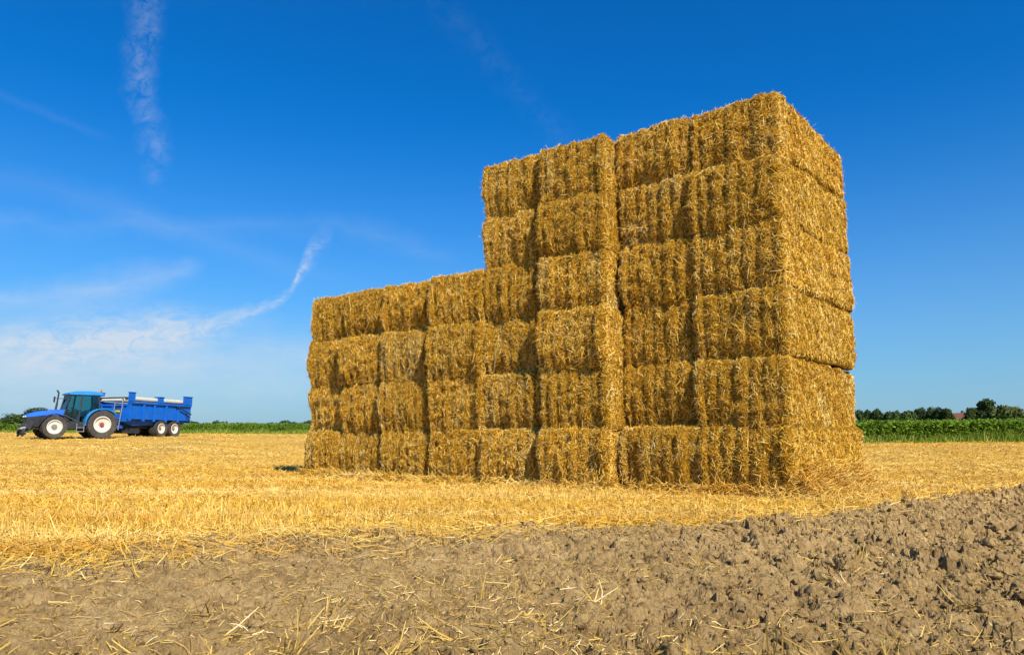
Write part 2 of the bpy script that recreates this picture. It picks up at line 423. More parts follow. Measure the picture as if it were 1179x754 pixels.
class Bale:
    def __init__(self, w, h, L, seed, corner):
        self.w, self.h, self.L, self.s = w, h, L, seed
        r = np.random.default_rng(seed)
        self.g = np.sort(np.array([.11, .27, .43, .58, .74, .885]) + r.normal(0, .012, 6)) * w
        self.amp = r.uniform(.034, .078, 7); self.amp[6] = corner; self.amp[0] = r.uniform(.06, .11)
        self.bulge = r.uniform(.02, .06); self.peak = r.uniform(.5, .7)
        self.off = r.uniform(0, 100, 3); self.r = r; self.sag = 0; self.under = r.uniform(.03, .095); self.cut = 0; self.bleach = r.uniform(.1, 1.0) ** 1.3
    def surf(self, p):
        """points on the sharp box -> points on the bale and outward directions"""
        w, h, L = self.w, self.h, self.L
        rr = .048
        lo = np.array([rr, rr, rr]); hi = np.array([w - rr, L - rr, h - rr])
        inner = np.clip(p, lo, hi); d = p - inner; n = d / (np.linalg.norm(d, axis=1, keepdims=True) + 1e-9)
        x, y, z = p[:, 0], p[:, 1], p[:, 2]
        edges = np.concatenate([[0], self.g, [w]])
        k = np.clip(np.searchsorted(edges, x, 'right') - 1, 0, 6)
        t = np.clip((x - edges[k]) / (edges[k + 1] - edges[k]), 0, 1)
        nz = vnoise(np.stack([k * 7.3, y * .5, z * 4], 1) + self.off, self.s)
        rib = (4 * t * (1 - t)) ** .7 * self.amp[k] * (1 + .5 * nz)
        face = np.clip(-n[:, 1], 0, 1) ** 2.2 + .12 * np.abs(n[:, 2])
        disp = rib * face
        front = np.clip(-n[:, 1], 0, 1)
        zz = z / h
        disp += front * self.bulge * np.sin(np.pi * np.clip(zz, 0, 1) ** (math.log(.5) / math.log(self.peak)))
        disp -= front * self.cut * np.clip((x / w - .76) / .24, 0, 1) ** 1.4 * (1.15 - .7 * zz)
        disp += front * np.where(zz < .30, -(1 - zz / .30) * self.under, 0)
        q = p + self.off
        disp += np.abs(n[:, 0]) * -.04 * np.clip(1.25 - np.minimum(z, h - z) / .075, 0, 1) * np.clip(vnoise(np.stack([y * 2.3, z * 0, y * 0], 1) + self.off, self.s + 9) + .45, 0, 1) * np.clip((y - .25) / .2, 0, 1)
        disp += .020 * vnoise(q * 3.1, self.s + 1) + .026 * vnoise(q * 9, self.s + 2) + .013 * vnoise(q * 24, self.s + 3)
        disp += np.abs(n[:, 0]) * (.012 * vnoise(q * np.array([1, 2.2, 14]), self.s + 4))
        out = inner + n * rr + n * disp[:, None]
        out[:, 2] -= self.sag * zz * np.clip(y / L, 0, 1) ** 1.7
        return out, n
    def build(self, faces):
        w, h, L, r = self.w, self.h, self.L, self.r
        xs = np.linspace(0, w, 58); zs = np.linspace(0, h, 44)
        ys = np.concatenate([np.linspace(0, .3, 14), np.linspace(.3, L, 62)[1:]])
        yc = np.concatenate([np.linspace(0, .3, 10), np.linspace(.3, L, 16)[1:]]); zc = np.linspace(0, h, 16)
        V, Q, MI = [], [], []; nv = 0
        def put(p, q, flip):
            nonlocal nv
            v, _ = self.surf(p); V.append(v); Q.append((q[:, ::-1] if flip else q) + nv); MI.append(np.zeros(len(q), int)); nv += len(v)
        a, b, q = grid_face(xs, zs); put(np.stack([a, a * 0, b], 1), q, False)
        put(np.stack([a, a * 0 + L, b], 1), q, True)
        for X, fl, key in ((0, True, 'l'), (w, False, 'r')):
            a, b, q = grid_face(ys if key in faces else yc, zs if key in faces else zc); put(np.stack([a * 0 + X, a, b], 1), q, fl)
        for Z, fl, key in ((0, True, 'b'), (h, False, 't')):
            a, b, q = grid_face(xs, ys if key in faces else yc); put(np.stack([a, b, a * 0 + Z], 1), q, fl)
        # loose straw on the faces that can be seen
        PP, OUT = [], []
        def sample(n, key, ymax=None):
            u, v2 = r.random(n), r.random(n)
            if key == 'f': p = np.stack([u * w, 0 * u, v2 * h], 1)
            elif key in 'lr': p = np.stack([0 * u + (w if key == 'r' else 0), u * (ymax or L), v2 * h], 1)
            else: p = np.stack([u * w, v2 * (ymax or L), 0 * u + (h if key == 't' else 0)], 1)
            PP.append(p)
        sample(6000, 'f')
        sample(420, 't', .12); sample(260, 'b', .08); sample(260, 'r', .25); sample(160, 'l', .1)
        if 'r' in faces: sample(int(4800 * L), 'r')
        elif 'R' in faces: sample(3400, 'r', 1.0)
        if 'l' in faces: sample(1600, 'l', 1.2)
        if 't' in faces: sample(2600, 't')
        p = np.concatenate(PP)
        seam = (p[:, 0] >= w) & (np.minimum(p[:, 2], h - p[:, 2]) < .055) & (p[:, 1] > .3)
        p = p[~(seam & (r.random(len(p)) < .75))]
        P, n = self.surf(p); m_ = len(P)
        rim_ = ((p[:, 2] <= 0) | (p[:, 2] >= h)) & (p[:, 1] < .2) | ((p[:, 2] >= h) & (r.random(m_) < .4))
        tdir = r.normal(size=(m_, 3)); tdir -= n * (tdir * n).sum(1, keepdims=True)
        tdir /= np.linalg.norm(tdir, axis=1, keepdims=True) + 1e-9
        lift = np.abs(r.normal(0, .13, m_)) + (r.random(m_) < np.where(rim_, .3, .03)) * r.uniform(.3, 1.0, m_)
        dr = tdir + n * lift[:, None]; dr /= np.linalg.norm(dr, axis=1, keepdims=True)
        Ln = r.gamma(4.0, .0155, m_); long = r.random(m_) < .03; Ln = np.clip(Ln * np.where(long, 2.6, 1) * np.where(np.abs(n[:, 0]) > .7, .75, 1), .022, .30)
        wd = r.uniform(.0032, .0064, m_)
        bend = r.normal(0, .12, (m_, 3)) * Ln[:, None] - np.array([0, 0, 1]) * (Ln ** 2 * r.uniform(.2, 1.6, m_))[:, None]
        # the ribbon lies flat on the bale, tilted at random
        nn = n + r.normal(0, .75, (m_, 3))
        P = P + n * r.uniform(-.008, .010, m_)[:, None] - dr * (Ln * .4)[:, None]
        v, q = ribbons(P, dr, nn, Ln, wd, bend, .5)
        # straw outside the outer twines and in a few patches is bleached
        e_ = np.where(self.cut == 0, 2.0, 1.0) * p[:, 0] / (.115 * w)
        pat = vnoise(p * np.array([4.5, 2, 1.6]) + self.off, self.s + 21)
        pale = (r.random(m_) < np.clip(.06 + self.bleach * (.9 * np.clip(1.25 - e_, 0, 1) * (p[:, 1] < .25) + .8 * np.clip(pat - .12, 0, 1) * 2), 0, .9))
        V.append(v); Q.append(q + nv); MI.append(np.where(np.repeat(pale, 2), 2, 1))
        return np_mesh('straw_bale', np.concatenate(V), np.concatenate(Q), np.concatenate(MI), [M['packed'], M['bale_straw'], M['pale_straw']])

YAWR, LENR = R(42), 2.66               # the right tower stands a little turned
DR, NR = np.array((math.cos(YAWR), -math.sin(YAWR))), np.array((math.sin(YAWR), math.cos(YAWR)))
C0 = np.array((3.65, 9.72))
P_mid = np.array((1.475, 11.15))          # front right corner of the middle tower
P_left = np.array((-.495, 12.56))       # front right corner of the low wing
ORD = ['lowest', 'second', 'third', 'fourth', 'fifth', 'topmost']
def place_bale(anchor, dist_left, w, z, h, faces, seed, corner, push, label, yaw, length, twist):
    r = np.random.default_rng(seed + 500)
    b = Bale(w, h, length, seed, corner); b.sag = .17 if 't' in faces else 0; b.bleach = max(b.bleach, .8 if z < .1 else 0); b.cut = 0 if 'r' in faces.lower() else r.uniform(.03, .15); me = b.build(faces)
    o = link('straw_bale', me)
    d_, n_ = np.array((math.cos(yaw), -math.sin(yaw))), np.array((math.sin(yaw), math.cos(yaw)))
    p = anchor - dist_left * d_ + (push - max(0, twist) * w * .6) * n_
    o.location = (p[0], p[1], z)
    o.rotation_euler = (r.normal(0, .006), r.normal(0, .006), -yaw + twist)
    tag(o, label, 'straw bale', 'straw bales in the big stack')
    return o
seed = 100
def course_z(n, seed):
    return [0.0] + list(np.cumsum([H] * n))
def build_block(anchor, cols, courses, kind, yaw, length):
    """cols: widths from left to right; anchor: front right corner"""
    global seed
    tot = sum(cols); x = tot; hb = H if kind == 'right' else .911
    for ci, w in enumerate(cols):
        jit = np.random.default_rng(seed).normal(0, .012)
        for k in range(courses):
            seed += 1; r = np.random.default_rng(seed)
            top = k == courses - 1; last = ci == len(cols) - 1; first = ci == 0
            faces = ''
            if last and kind == 'right': faces += 'r'
            if last and kind != 'right': faces += 'R'
            if first and (kind == 'left' or (kind == 'mid' and k >= 4)): faces += 'l'
            if top: faces += 't'
            corner = r.uniform(.06, .11) if last and (kind != 'right' or k == 0) else r.uniform(.015, .045)
            push = r.normal(0, .04) + (-.05 if k == 0 and kind != 'left' else 0) + (-.05 if kind == 'mid' and k < 4 else 0) + (.03 if kind == 'right' and last and 0 < k else 0)
            if kind == 'left':
                place = ['at the left end of the low wing', 'second from the left end of the low wing',
                         'third from the left end of the low wing', 'at the right end of the low wing'][ci]
                nm = ['lowest', 'second', 'third', 'topmost'][k]
                label = f'straw bale in the {nm} course, {place}'
            else:
                tw = 'middle tower' if kind == 'mid' else 'right tower'
                sd = 'left' if first else 'right'
                nm = ORD[k]
                extra = ''
                if kind == 'right' and last: extra = ', long side sunlit'
                label = f'straw bale in the {nm} course, {sd} column of {tw}{extra}'
            if kind == 'left' and first: push *= .35
            lean = .004 * k * (1 if kind != 'left' else -.5)
            place_bale(anchor, x + jit + r.normal(0, .012) + lean, w + .006, k * hb - .012, hb + .012, faces, seed, corner, push, label, yaw, length, r.normal(.06, .022) * (.5 if first and kind == 'left' else 1) if kind != 'right' else r.normal(.004, .006) )
        x -= w
build_block(P_left, [1.08, 1.14, 1.20, 1.20], 4, 'left', YAW, LEN)
build_block(P_mid, [1.20, 1.20], 6, 'mid', YAW, LEN)
build_block(C0, [1.25, 1.31], 6, 'right', YAWR, LENR)

# ------------------------------------------------------------------ stubble and loose straw
def in_stack(x, y, pad=.0):
    q = np.stack([x, y], 1)
    def inside(anchor, width, D=D, N=N):
        a = (q - anchor) @ D; b = (q - anchor) @ N
        return (a < pad) & (a > -width - pad) & (b > -pad) & (b < LEN + pad)
    return inside(C0, 2.5, DR, NR) | inside(P_mid, 2.4) | inside(P_left, 4.7)
def scatter(n, r0, r1, half=43):
    r = r0 * (r1 / r0) ** rng.random(n); a = R(half) * (rng.random(n) * 2 - 1)
    return r * np.sin(a), r * np.cos(a), r
def straw_object(name, label, cat, mt, V, Q):
    me = np_mesh(name, V, Q, None, [mt]); o = link(name, me); return tag(o, label, cat, kind='stuff')
# standing stubble
x, y, r = scatter(430000, 3.4, 86)
sd = soil_depth(x, y); tuft = fbm2(x * 2.2, y * 2.2, 71)
keep = (sd < -.02 - .22 * rng.random(len(x)) ** 2 + .9 * rng.random(len(x)) ** 2 * (rng.random(len(x)) < .10)) & ~in_stack(x, y, .05) & (y < crop_edge(x) + 1) & (tuft > -.55 + .5 * (rng.random(len(x)) - .5))
x, y, r = x[keep], y[keep], r[keep]; n = len(x)
P = np.stack([x, y, ground_z(x, y) - .01], 1)
sprd = .40 + .4 * np.clip((r - 8) / 10, 0, 1)
dr = np.stack([rng.normal(0, 1, n) * sprd, rng.normal(0, 1, n) * sprd, np.ones(n)], 1); dr /= np.linalg.norm(dr, axis=1, keepdims=True)
hh = rng.uniform(.05, .155, n) * (1 + .35 * fbm2(x * .5, y * .5, 73)) * np.interp(r, [3, 9, 18, 30], [.62, .78, .5, .5]) * (.75 + .6 * (rng.random(n) < .25))
toc = np.stack([-x, -y, 0 * x], 1) / r[:, None] + rng.normal(0, .7, (n, 3))
V1, Q1 = ribbons(P, dr, toc, hh, .0036 + .00034 * r, rng.normal(0, .2, (n, 3)) * hh[:, None] * .5, .7)
# straw lying between the stalks
x, y, r = scatter(300000, 3.2, 86)
sd = soil_depth(x, y)
keep = (sd < .05 - .25 * rng.random(len(x)) ** 2 + np.clip(.9 - x * .2, .75, 1.7) * rng.random(len(x)) ** 1.5 * (rng.random(len(x)) < .55)) & ~in_stack(x, y, .02) & (y < crop_edge(x) + .5)
x, y, r = x[keep], y[keep], r[keep]; n = len(x)
a = rng.random(n) * 2 * math.pi
P = np.stack([x, y, ground_z(x, y) + rng.uniform(.0, .06, n)], 1)
dr = np.stack([np.cos(a), np.sin(a), rng.normal(.05, .22, n)], 1); dr /= np.linalg.norm(dr, axis=1, keepdims=True)
ln = rng.uniform(.04, .17, n); nn = np.stack([rng.normal(0, .5, n), rng.normal(-.3, .5, n), np.ones(n)], 1)
V2, Q2 = ribbons(P, dr, nn, ln, .0036 + .00036 * r, rng.normal(0, .12, (n, 3)) * ln[:, None], .7)
straw_object('stubble', 'cut golden stubble and loose straw covering the field', 'stubble', M['stubble'], np.concatenate([V1, V2]), np.concatenate([Q1, Q2 + len(V1)]))

# straw spilled at the foot of the stack
t = rng.random(26000)
side = rng.random(len(t)) < .45
base = np.where(side[:, None], C0 + np.outer(t * LENR, NR) + np.outer(np.abs(rng.normal(0, .12, len(t))), DR),
                np.where((t < .27)[:, None], C0 - np.outer(t / .27 * 2.5, DR), np.where((t < .5)[:, None], P_mid - np.outer((t - .27) / .23 * 2.4, D), P_left - np.outer((t - .5) / .5 * 4.7, D))) - np.outer(np.abs(rng.normal(0, .16, len(t))), N))
x, y = base[:, 0], base[:, 1]; n = len(x)
dist = np.where(side, (base - C0) @ DR, .2)
P = np.stack([x, y, ground_z(x, y) + rng.random(n) ** 2 * np.where(side, .5 * np.exp(-dist / .16), .16)], 1)
a = rng.random(n) * 2 * math.pi
dr = np.stack([np.cos(a), np.sin(a), rng.normal(0, .5, n)], 1); dr /= np.linalg.norm(dr, axis=1, keepdims=True)
ln = rng.uniform(.06, .22, n); nn = np.stack([rng.normal(.3, .6, n), rng.normal(-.4, .6, n), np.ones(n)], 1)
V, Q = ribbons(P, dr, nn, ln, rng.uniform(.006, .010, n), rng.normal(0, .14, (n, 3)) * ln[:, None], .6)
straw_object('spilled_straw', 'loose straw spilled along the foot of the stack', 'straw', M['stubble'], V, Q)

# straw lying on the soil
n0 = 80000
x, y, r = scatter(n0, 1.7, 14)
sd = soil_depth(x, y); cl = fbm2(x * 1.4, y * 1.4, 81)
prob = .50 + .25 * np.clip((1.5 - x) / 4, 0, 1) + .5 * np.exp(-sd / .5) + .8 * cl
keep = (sd > 0) & (rng.random(n0) < prob)
x, y, r = x[keep], y[keep], r[keep]; n = len(x)
a = rng.normal(.15, .9, n)
dr = np.stack([np.cos(a), np.sin(a), rng.normal(.02, .15, n)], 1)
st = rng.random(n) < .035; dr[st, 2] += rng.uniform(.5, 1.6, st.sum()); dr /= np.linalg.norm(dr, axis=1, keepdims=True)
ln = np.clip(rng.gamma(2.0, .020, n), .010, .24); P = np.stack([x, y, ground_z(x, y) - .004 + rng.random(n) * .014], 1)
e = P + dr * ln[:, None]; dz = ground_z(e[:, 0], e[:, 1]) + .008 - e[:, 2]
bend = rng.normal(0, .07, (n, 3)) * ln[:, None]; bend[:, 2] += np.where(st, 0, np.clip(dz, -.03, .05))
nn = np.stack([rng.normal(0, .5, n), rng.normal(-.4, .5, n), np.ones(n)], 1)
V, Q = ribbons(P, dr, nn, ln, rng.uniform(.0018, .0042, n), bend, .6)
# small clumps of torn stubble
cx, cy, cr = scatter(110, 1.9, 9); k_ = soil_depth(cx, cy) > .05; cx, cy = cx[k_], cy[k_]
idx = np.repeat(np.arange(len(cx)), rng.integers(5, 16, len(cx))); n = len(idx)
x = cx[idx] + rng.normal(0, .022, n); y = cy[idx] + rng.normal(0, .022, n)
lean = rng.normal(0, .9, (len(cx), 2))[idx] + rng.normal(0, .35, (n, 2))
dr = np.concatenate([lean, rng.uniform(.1, 1.0, (n, 1))], 1); dr /= np.linalg.norm(dr, axis=1, keepdims=True)
ln = rng.uniform(.04, .15, n); P = np.stack([x, y, ground_z(x, y) - .005], 1)
nn = np.stack([-x, -y, 0 * x + .6], 1) + rng.normal(0, .8, (n, 3))
Va, Qa = ribbons(P, dr, nn, ln, rng.uniform(.0025, .0055, n), rng.normal(0, .15, (n, 3)) * ln[:, None], .7)
straw_object('straw_litter', 'scattered straw lying on the ploughed soil', 'straw', M['litter'], np.concatenate([V, Va]), np.concatenate([Q, Qa + len(V)]))

# loose clods
import bmesh
bm = bmesh.new(); bmesh.ops.create_icosphere(bm, subdivisions=2, radius=1)
bm.verts.ensure_lookup_table(); IV = np.array([v.co[:] for v in bm.verts]); IT = np.array([[v.index for v in f.verts] for f in bm.faces]); bm.free()
protos = []
for k in range(14):
    d = 1 + .42 * vnoise(IV * 1.2 + k * 13.1, 5) + .24 * vnoise(IV * 2.9 + k * 7.7, 6) + .12 * vnoise(IV * 7 + k * 3.3, 8)
    protos.append(IV * d[:, None] * np.array([1, .85, .68]))
x, y, r = scatter(15000, 1.8, 16, 42); sd = soil_depth(x, y)
keep = (sd > .0) & (rng.random(len(x)) < np.clip(.18 + (x + .3) / 3, .16, 1)); x, y = x[keep], y[keep]; n = len(x)
size = np.clip(rng.lognormal(-4.75, .55, n), .004, .034) * np.clip(np.hypot(x, y) / 4, .8, 1.5)
VV, TT = [], []
gzc = ground_z(x, y)
for i in range(n):
    a, b_ = rng.random() * 6.28, rng.normal(0, .5)
    ca, sa, cb, sb = math.cos(a), math.sin(a), math.cos(b_), math.sin(b_)
    v = protos[i % 14] * size[i]
    v = np.stack([v[:, 0], v[:, 1] * cb - v[:, 2] * sb, v[:, 1] * sb + v[:, 2] * cb], 1)
    v = np.stack([v[:, 0] * ca - v[:, 1] * sa, v[:, 0] * sa + v[:, 1] * ca, v[:, 2]], 1) + (x[i], y[i], gzc[i] + size[i] * .25)
    VV.append(v); TT.append(IT + i * len(IV))
me = np_mesh('soil_clods', np.concatenate(VV), np.zeros((0, 4)), None, [M['soil']], False, np.concatenate(TT))
tag(link('soil_clods', me), 'crumbly earth clods strewn over the ploughed soil', 'soil clods', kind='stuff')

# ------------------------------------------------------------------ green crop
M['crop'] = island_mat('crop_leaf', [(0, (.055, .120, .010)), (.4, (.135, .245, .016)), (.75, (.185, .29, .026)), (1, (.30, .35, .05))], .45, None, .25)
def leaves(P, size, up=.5, aspect=.45):
    n = len(P)
    a = rng.random(n) * 2 * math.pi
    dr = np.stack([np.cos(a), np.sin(a), rng.normal(up, .45, n)], 1); dr /= np.linalg.norm(dr, axis=1, keepdims=True)
    nn = rng.normal(0, .6, (n, 3)); nn[:, 2] += .8
    bend = np.stack([0 * a, 0 * a, -size * rng.uniform(.1, .5, n)], 1)
    return ribbons(P, dr, nn, size, size * aspect, bend, .25)
def crop_patch(n, xs, dep):
    x = rng.uniform(xs[0], xs[1], n); d = dep * rng.random(n) ** 2.4; y = crop_edge(x) + d + rng.normal(0, .25, n)
    row = np.round(x / .5) * .5 + rng.normal(0, .12, n); x = np.where(rng.random(n) < .7, row, x)
    top = np.where(x > 0, 1.06, 1.0) + .14 * fbm2(x * .8, y * .8, 91) + .12 * vnoise2(x * 3, y * 3, 92)
    z = base_z(x, y) + top * (1 - rng.random(n) ** 1.7 * np.where(d < 2.5, .98, .6))
    return np.stack([x, y, z], 1)
P = np.concatenate([crop_patch(190000, (13, 42), 38), crop_patch(80000, (-52, -12), 26)])
V, Q = leaves(P, rng.uniform(.07, .19, len(P)))
# rough grass along the edge of the crop
n = 34000; x = np.where(rng.random(n) < .6, rng.uniform(12, 42, n), rng.uniform(-52, -12, n)); y = crop_edge(x) - np.abs(rng.normal(0, .35, n)) + .1
Pg = np.stack([x, y, base_z(x, y) - .02], 1); drg = np.stack([rng.normal(0, .3, n), rng.normal(0, .3, n), np.ones(n)], 1); drg /= np.linalg.norm(drg, axis=1, keepdims=True)
lg = rng.uniform(.10, .50, n) * (1 + .5 * fbm2(x * .7, y * .7, 97)); tg = np.stack([-x, -y, 0 * x], 1) / 40 + rng.normal(0, .4, (n, 3))
Vg, Qg = ribbons(Pg, drg, tg, lg, rng.uniform(.015, .04, n), rng.normal(0, .2, (n, 3)) * lg[:, None], .3)
M['margin'] = island_mat('margin_grass', [(0, (.08, .15, .012)), (.5, (.17, .27, .025)), (.8, (.32, .34, .06)), (1, (.50, .42, .11))], .6, None, .2)
straw_object('margin_grass', 'rough yellow green grass along the crop edge', 'grass', M['margin'], Vg, Qg)
straw_object('crop_plants', 'green leafy crop growing beyond the stubble field', 'crop', M['crop'], V, Q)

# ------------------------------------------------------------------ trees
M['bark'] = simple('bark', (.12, .085, .055), .9)
def leafmat(name, c):
    return island_mat(name, [(0, tuple(v * .55 for v in c)), (.5, c), (1, tuple(v * 1.6 for v in c))], .6, None, .2)
M['leaf_dark'] = leafmat('leaf_dark', (.044, .066, .018)); M['leaf_mid'] = leafmat('leaf_mid', (.062, .088, .022))
M['leaf_yellow'] = leafmat('leaf_yellow', (.095, .115, .030)); M['leaf_hazed'] = leafmat('leaf_hazed', (.050, .080, .056))  # bluish leaves for far trees: distance haze put into their colour
def crown_mesh(seed, nleaf, leaf, lmat, lumps=16, dense=1.0):
    """unit tree: height 1, crown about 1 wide; leaves clustered in lumps with gaps"""
    r = np.random.default_rng(seed)
    c = r.normal(0, 1, (lumps, 3)); c /= np.linalg.norm(c, axis=1, keepdims=True)
    c = c * r.uniform(.12, .36, (lumps, 1)); c[:, 2] = c[:, 2] * .9 + .60
    rad_ = r.uniform(.10, .20, lumps) * dense
    i = r.integers(0, lumps, nleaf)
    v = r.normal(0, 1, (nleaf, 3)); v /= np.linalg.norm(v, axis=1, keepdims=True)
    P = c[i] + v * (rad_[i] * (.55 + .5 * r.random(nleaf)))[:, None]
    P[:, 2] = np.clip(P[:, 2], .12, 1.05)
    nn = v + r.normal(0, .5, (nleaf, 3)); dr = np.cross(v, r.normal(0, 1, (nleaf, 3))); dr /= np.linalg.norm(dr, axis=1, keepdims=True) + 1e-9
    ln = r.uniform(.6, 1.4, nleaf) * leaf
    V, Q = ribbons(P, dr, nn, ln, ln * .7, r.normal(0, .1, (nleaf, 3)) * leaf, .5)
    cr = np_mesh('crown', V, Q, None, [lmat])
    mb = MB(); mb.tube((0, 0, -.03), (0, 0, .42), .030, .018, 8)
    for k in range(7):
        q = c[k]; mb.tube((0, 0, r.uniform(.22, .42)), tuple(q), .013, .004, 6)
    tm = bpy.data.meshes.new('trunk'); tm.from_pydata(mb.v, [], mb.f); tm.materials.append(M['bark']); tm.update()
    return cr, tm
KIND = {
    'dark': [crown_mesh(1, 4600, .048, M['leaf_dark']), crown_mesh(2, 4600, .048, M['leaf_dark'], 12), crown_mesh(3, 2600, .06, M['leaf_dark'], 20)],
    'mid': [crown_mesh(4, 2600, .055, M['leaf_mid']), crown_mesh(5, 2600, .06, M['leaf_mid'], 18)],
    'yellow': [crown_mesh(6, 2600, .055, M['leaf_yellow'])],
    'blue': [crown_mesh(7, 2600, .055, M['leaf_hazed']), crown_mesh(8, 2600, .06, M['leaf_hazed'], 20)],
    'hedge': [crown_mesh(9, 11000, .036, M['leaf_mid'], 46, 1.2), crown_mesh(10, 11000, .036, M['leaf_dark'], 42, 1.2)],
}
cnt = 0
def tree(px, top, wpx, dist, kind, label, group, name='broadleaf_tree'):
    global cnt
    Y = dist; X = (px - 589.5) / F * Y; z0 = float(base_z(np.array([X]), np.array([Y]))[0])
    hgt = (507 - top) / F * Y + CAM[2] - z0; wid = wpx / F * Y
    o = empty(name, (X, Y, z0), random.random() * 6.28)
    cm, tm = KIND[kind][cnt % len(KIND[kind])]; cnt += 1
    for nm, me in (('trunk', tm), ('crown', cm)):
        ch = link(nm, me, o); kw = 1.75 if dist > 180 else 1.4; ch.scale = (wid * kw, wid * kw, hgt * .97)
    tag(o, label, 'tree', group); return o
RG = 'trees along the far edge of the green field'
nth = ['first', 'second', 'third', 'fourth', 'fifth', 'sixth', 'seventh', 'eighth', 'ninth', 'tenth', 'eleventh', 'twelfth', 'thirteenth']
row = [(988, 471, 11, 'mid'), (999, 470, 12, 'dark'), (1008, 469.5, 12, 'dark'), (1019, 469.5, 14, 'mid'), (1028, 471, 9, 'dark'), (1038, 468.5, 20, 'mid'),
       (1049, 470.5, 10, 'dark'), (1056, 467.5, 12, 'dark'), (1070, 467.5, 13, 'dark'), (1079, 469.5, 14, 'mid'), (1082, 467, 13, 'dark')]
for i, (px, tp, w, k) in enumerate(row):
    tree(px, tp, w, 205 + (i * 37) % 26, k, f'small dark green tree, {nth[i]} to the right of the straw stack', RG)
tree(1090, 470, 8, 211, 'dark', 'small dark tree just left of the farmhouse roof', RG)
tree(1112, 469, 7, 210, 'dark', 'small tree just right of the farmhouse roof', RG)
tree(1121, 464, 18, 212, 'mid', 'broad round green tree beside the farmhouse on its right', RG)
tree(1133, 458, 27, 214, 'dark', 'tallest tree of the treeline, dark with a domed top', RG)
tree(1147, 465, 24, 208, 'yellow', 'yellowish green tree just right of the tallest tree', RG)
tree(1157, 467, 18, 216, 'dark', 'dark tree between the two yellowish green trees', RG)
tree(1166, 466, 17, 209, 'yellow', 'smaller yellowish green tree near the right end of the treeline', RG)
tree(1178, 464, 14, 224, 'blue', 'bluish green tree at the right end of the treeline', RG)
tree(1190, 466, 18, 218, 'dark', 'dark tree at the picture edge past the bluish tree', RG)
LG = 'trees behind the tractor'
tree(8, 482, 34, 128, 'hedge', 'low dark bush left of the tractor nose', LG, 'bushy_tree')
tree(-14, 481, 30, 126, 'hedge', 'dark bush cut off by the left picture edge', LG, 'bushy_tree')
tree(28, 477, 34, 130, 'hedge', 'rounded green tree rising over the tractor nose', LG, 'bushy_tree')
tree(52, 470.5, 50, 132, 'hedge', 'large domed green tree behind the tractor bonnet', LG, 'bushy_tree')
tree(84, 473, 44, 135, 'hedge', 'wide green tree hidden mostly behind the tractor cab', LG, 'bushy_tree')
tree(226, 484, 16, 150, 'dark', 'low dark bush at the trailer tail', LG, 'bushy_tree')
tree(240, 486, 14, 152, 'dark', 'low dark bush between the trailer and the taller bush', LG, 'bushy_tree')
tree(249, 482.5, 10, 152, 'dark', 'taller dark bush a little right of the trailer', LG, 'bushy_tree')
BG = 'far bluish trees left of the stack'
for i, (px, tp, w) in enumerate([(322, 482.5, 18), (334, 481.5, 18), (347, 482, 18), (360, 480.5, 20)]):
    tree(px, tp, w, 330, 'blue', ['far bluish tree at the left end of the clump beside the stack', 'far bluish tree second in the clump beside the stack',
         'far bluish tree close to the left edge of the stack', 'far bluish tree showing just past the stack edge'][i], BG)
# far wood reading as one low strip
n = 9000; X = rng.uniform(-290, 30, n); Y = 420 + rng.normal(0, 12, n); hgt = 7.6 + 2.2 * fbm2(X * .05, Y * 0 + 3, 95) 
P = np.stack([X, Y, 1.3 + hgt * rng.random(n) ** .6], 1); V, Q = leaves(P, rng.uniform(1.0, 2.2, n), .3, .7)
straw_object('far_wood', 'low strip of bluish woodland on the horizon', 'wood', M['leaf_hazed'], V, Q)

# ------------------------------------------------------------------ farmhouse
X = (1101 - 589.5) / F * 222; z0 = float(base_z(np.array([X]), np.array([222.]))[0])
fh = empty('farmhouse', (X, 222, z0 - .3), R(32)); tag(fh, 'small farmhouse with a red brown tiled roof among the far trees', 'house')
M['brick'] = simple('farm_brick', (.13, .07, .05), .9); M['tile'] = simple('roof_tile', (.22, .09, .05), .8, .3, 2); M['white'] = simple('white_paint', (.7, .7, .66), .6)
M['pane'] = simple('window_pane', (.03, .035, .04), .15)
b = MB(); b.prism([(-3.2, 0), (3.2, 0), (3.2, 5.0), (0, 7.35), (-3.2, 5.0)], -2.6, 2.6); b.build('wall', M['brick'], fh)
for sgn in (-1, 1):
    b = MB(); b.prism([(sgn * 3.7, 4.75), (0, 7.5), (0, 7.72), (sgn * 3.7, 4.97)][::sgn], -2.9, 2.9); rf = b.build('roof', M['tile'], fh)
b = MB(); b.box((.3, -1, 7.0), (.9, -.4, 8.3)); b.build('chimney', M['brick'], rf)
for xx in (-1.6, 1.4):
    b = MB(); b.box((xx - .5, -2.68, 3.2), (xx + .5, -2.6, 4.5)); w_ = b.build('window', M['white'], fh)
    b = MB(); b.box((xx - .4, -2.70, 3.3), (xx + .4, -2.675, 4.4)); b.build('pane', M['pane'], w_)

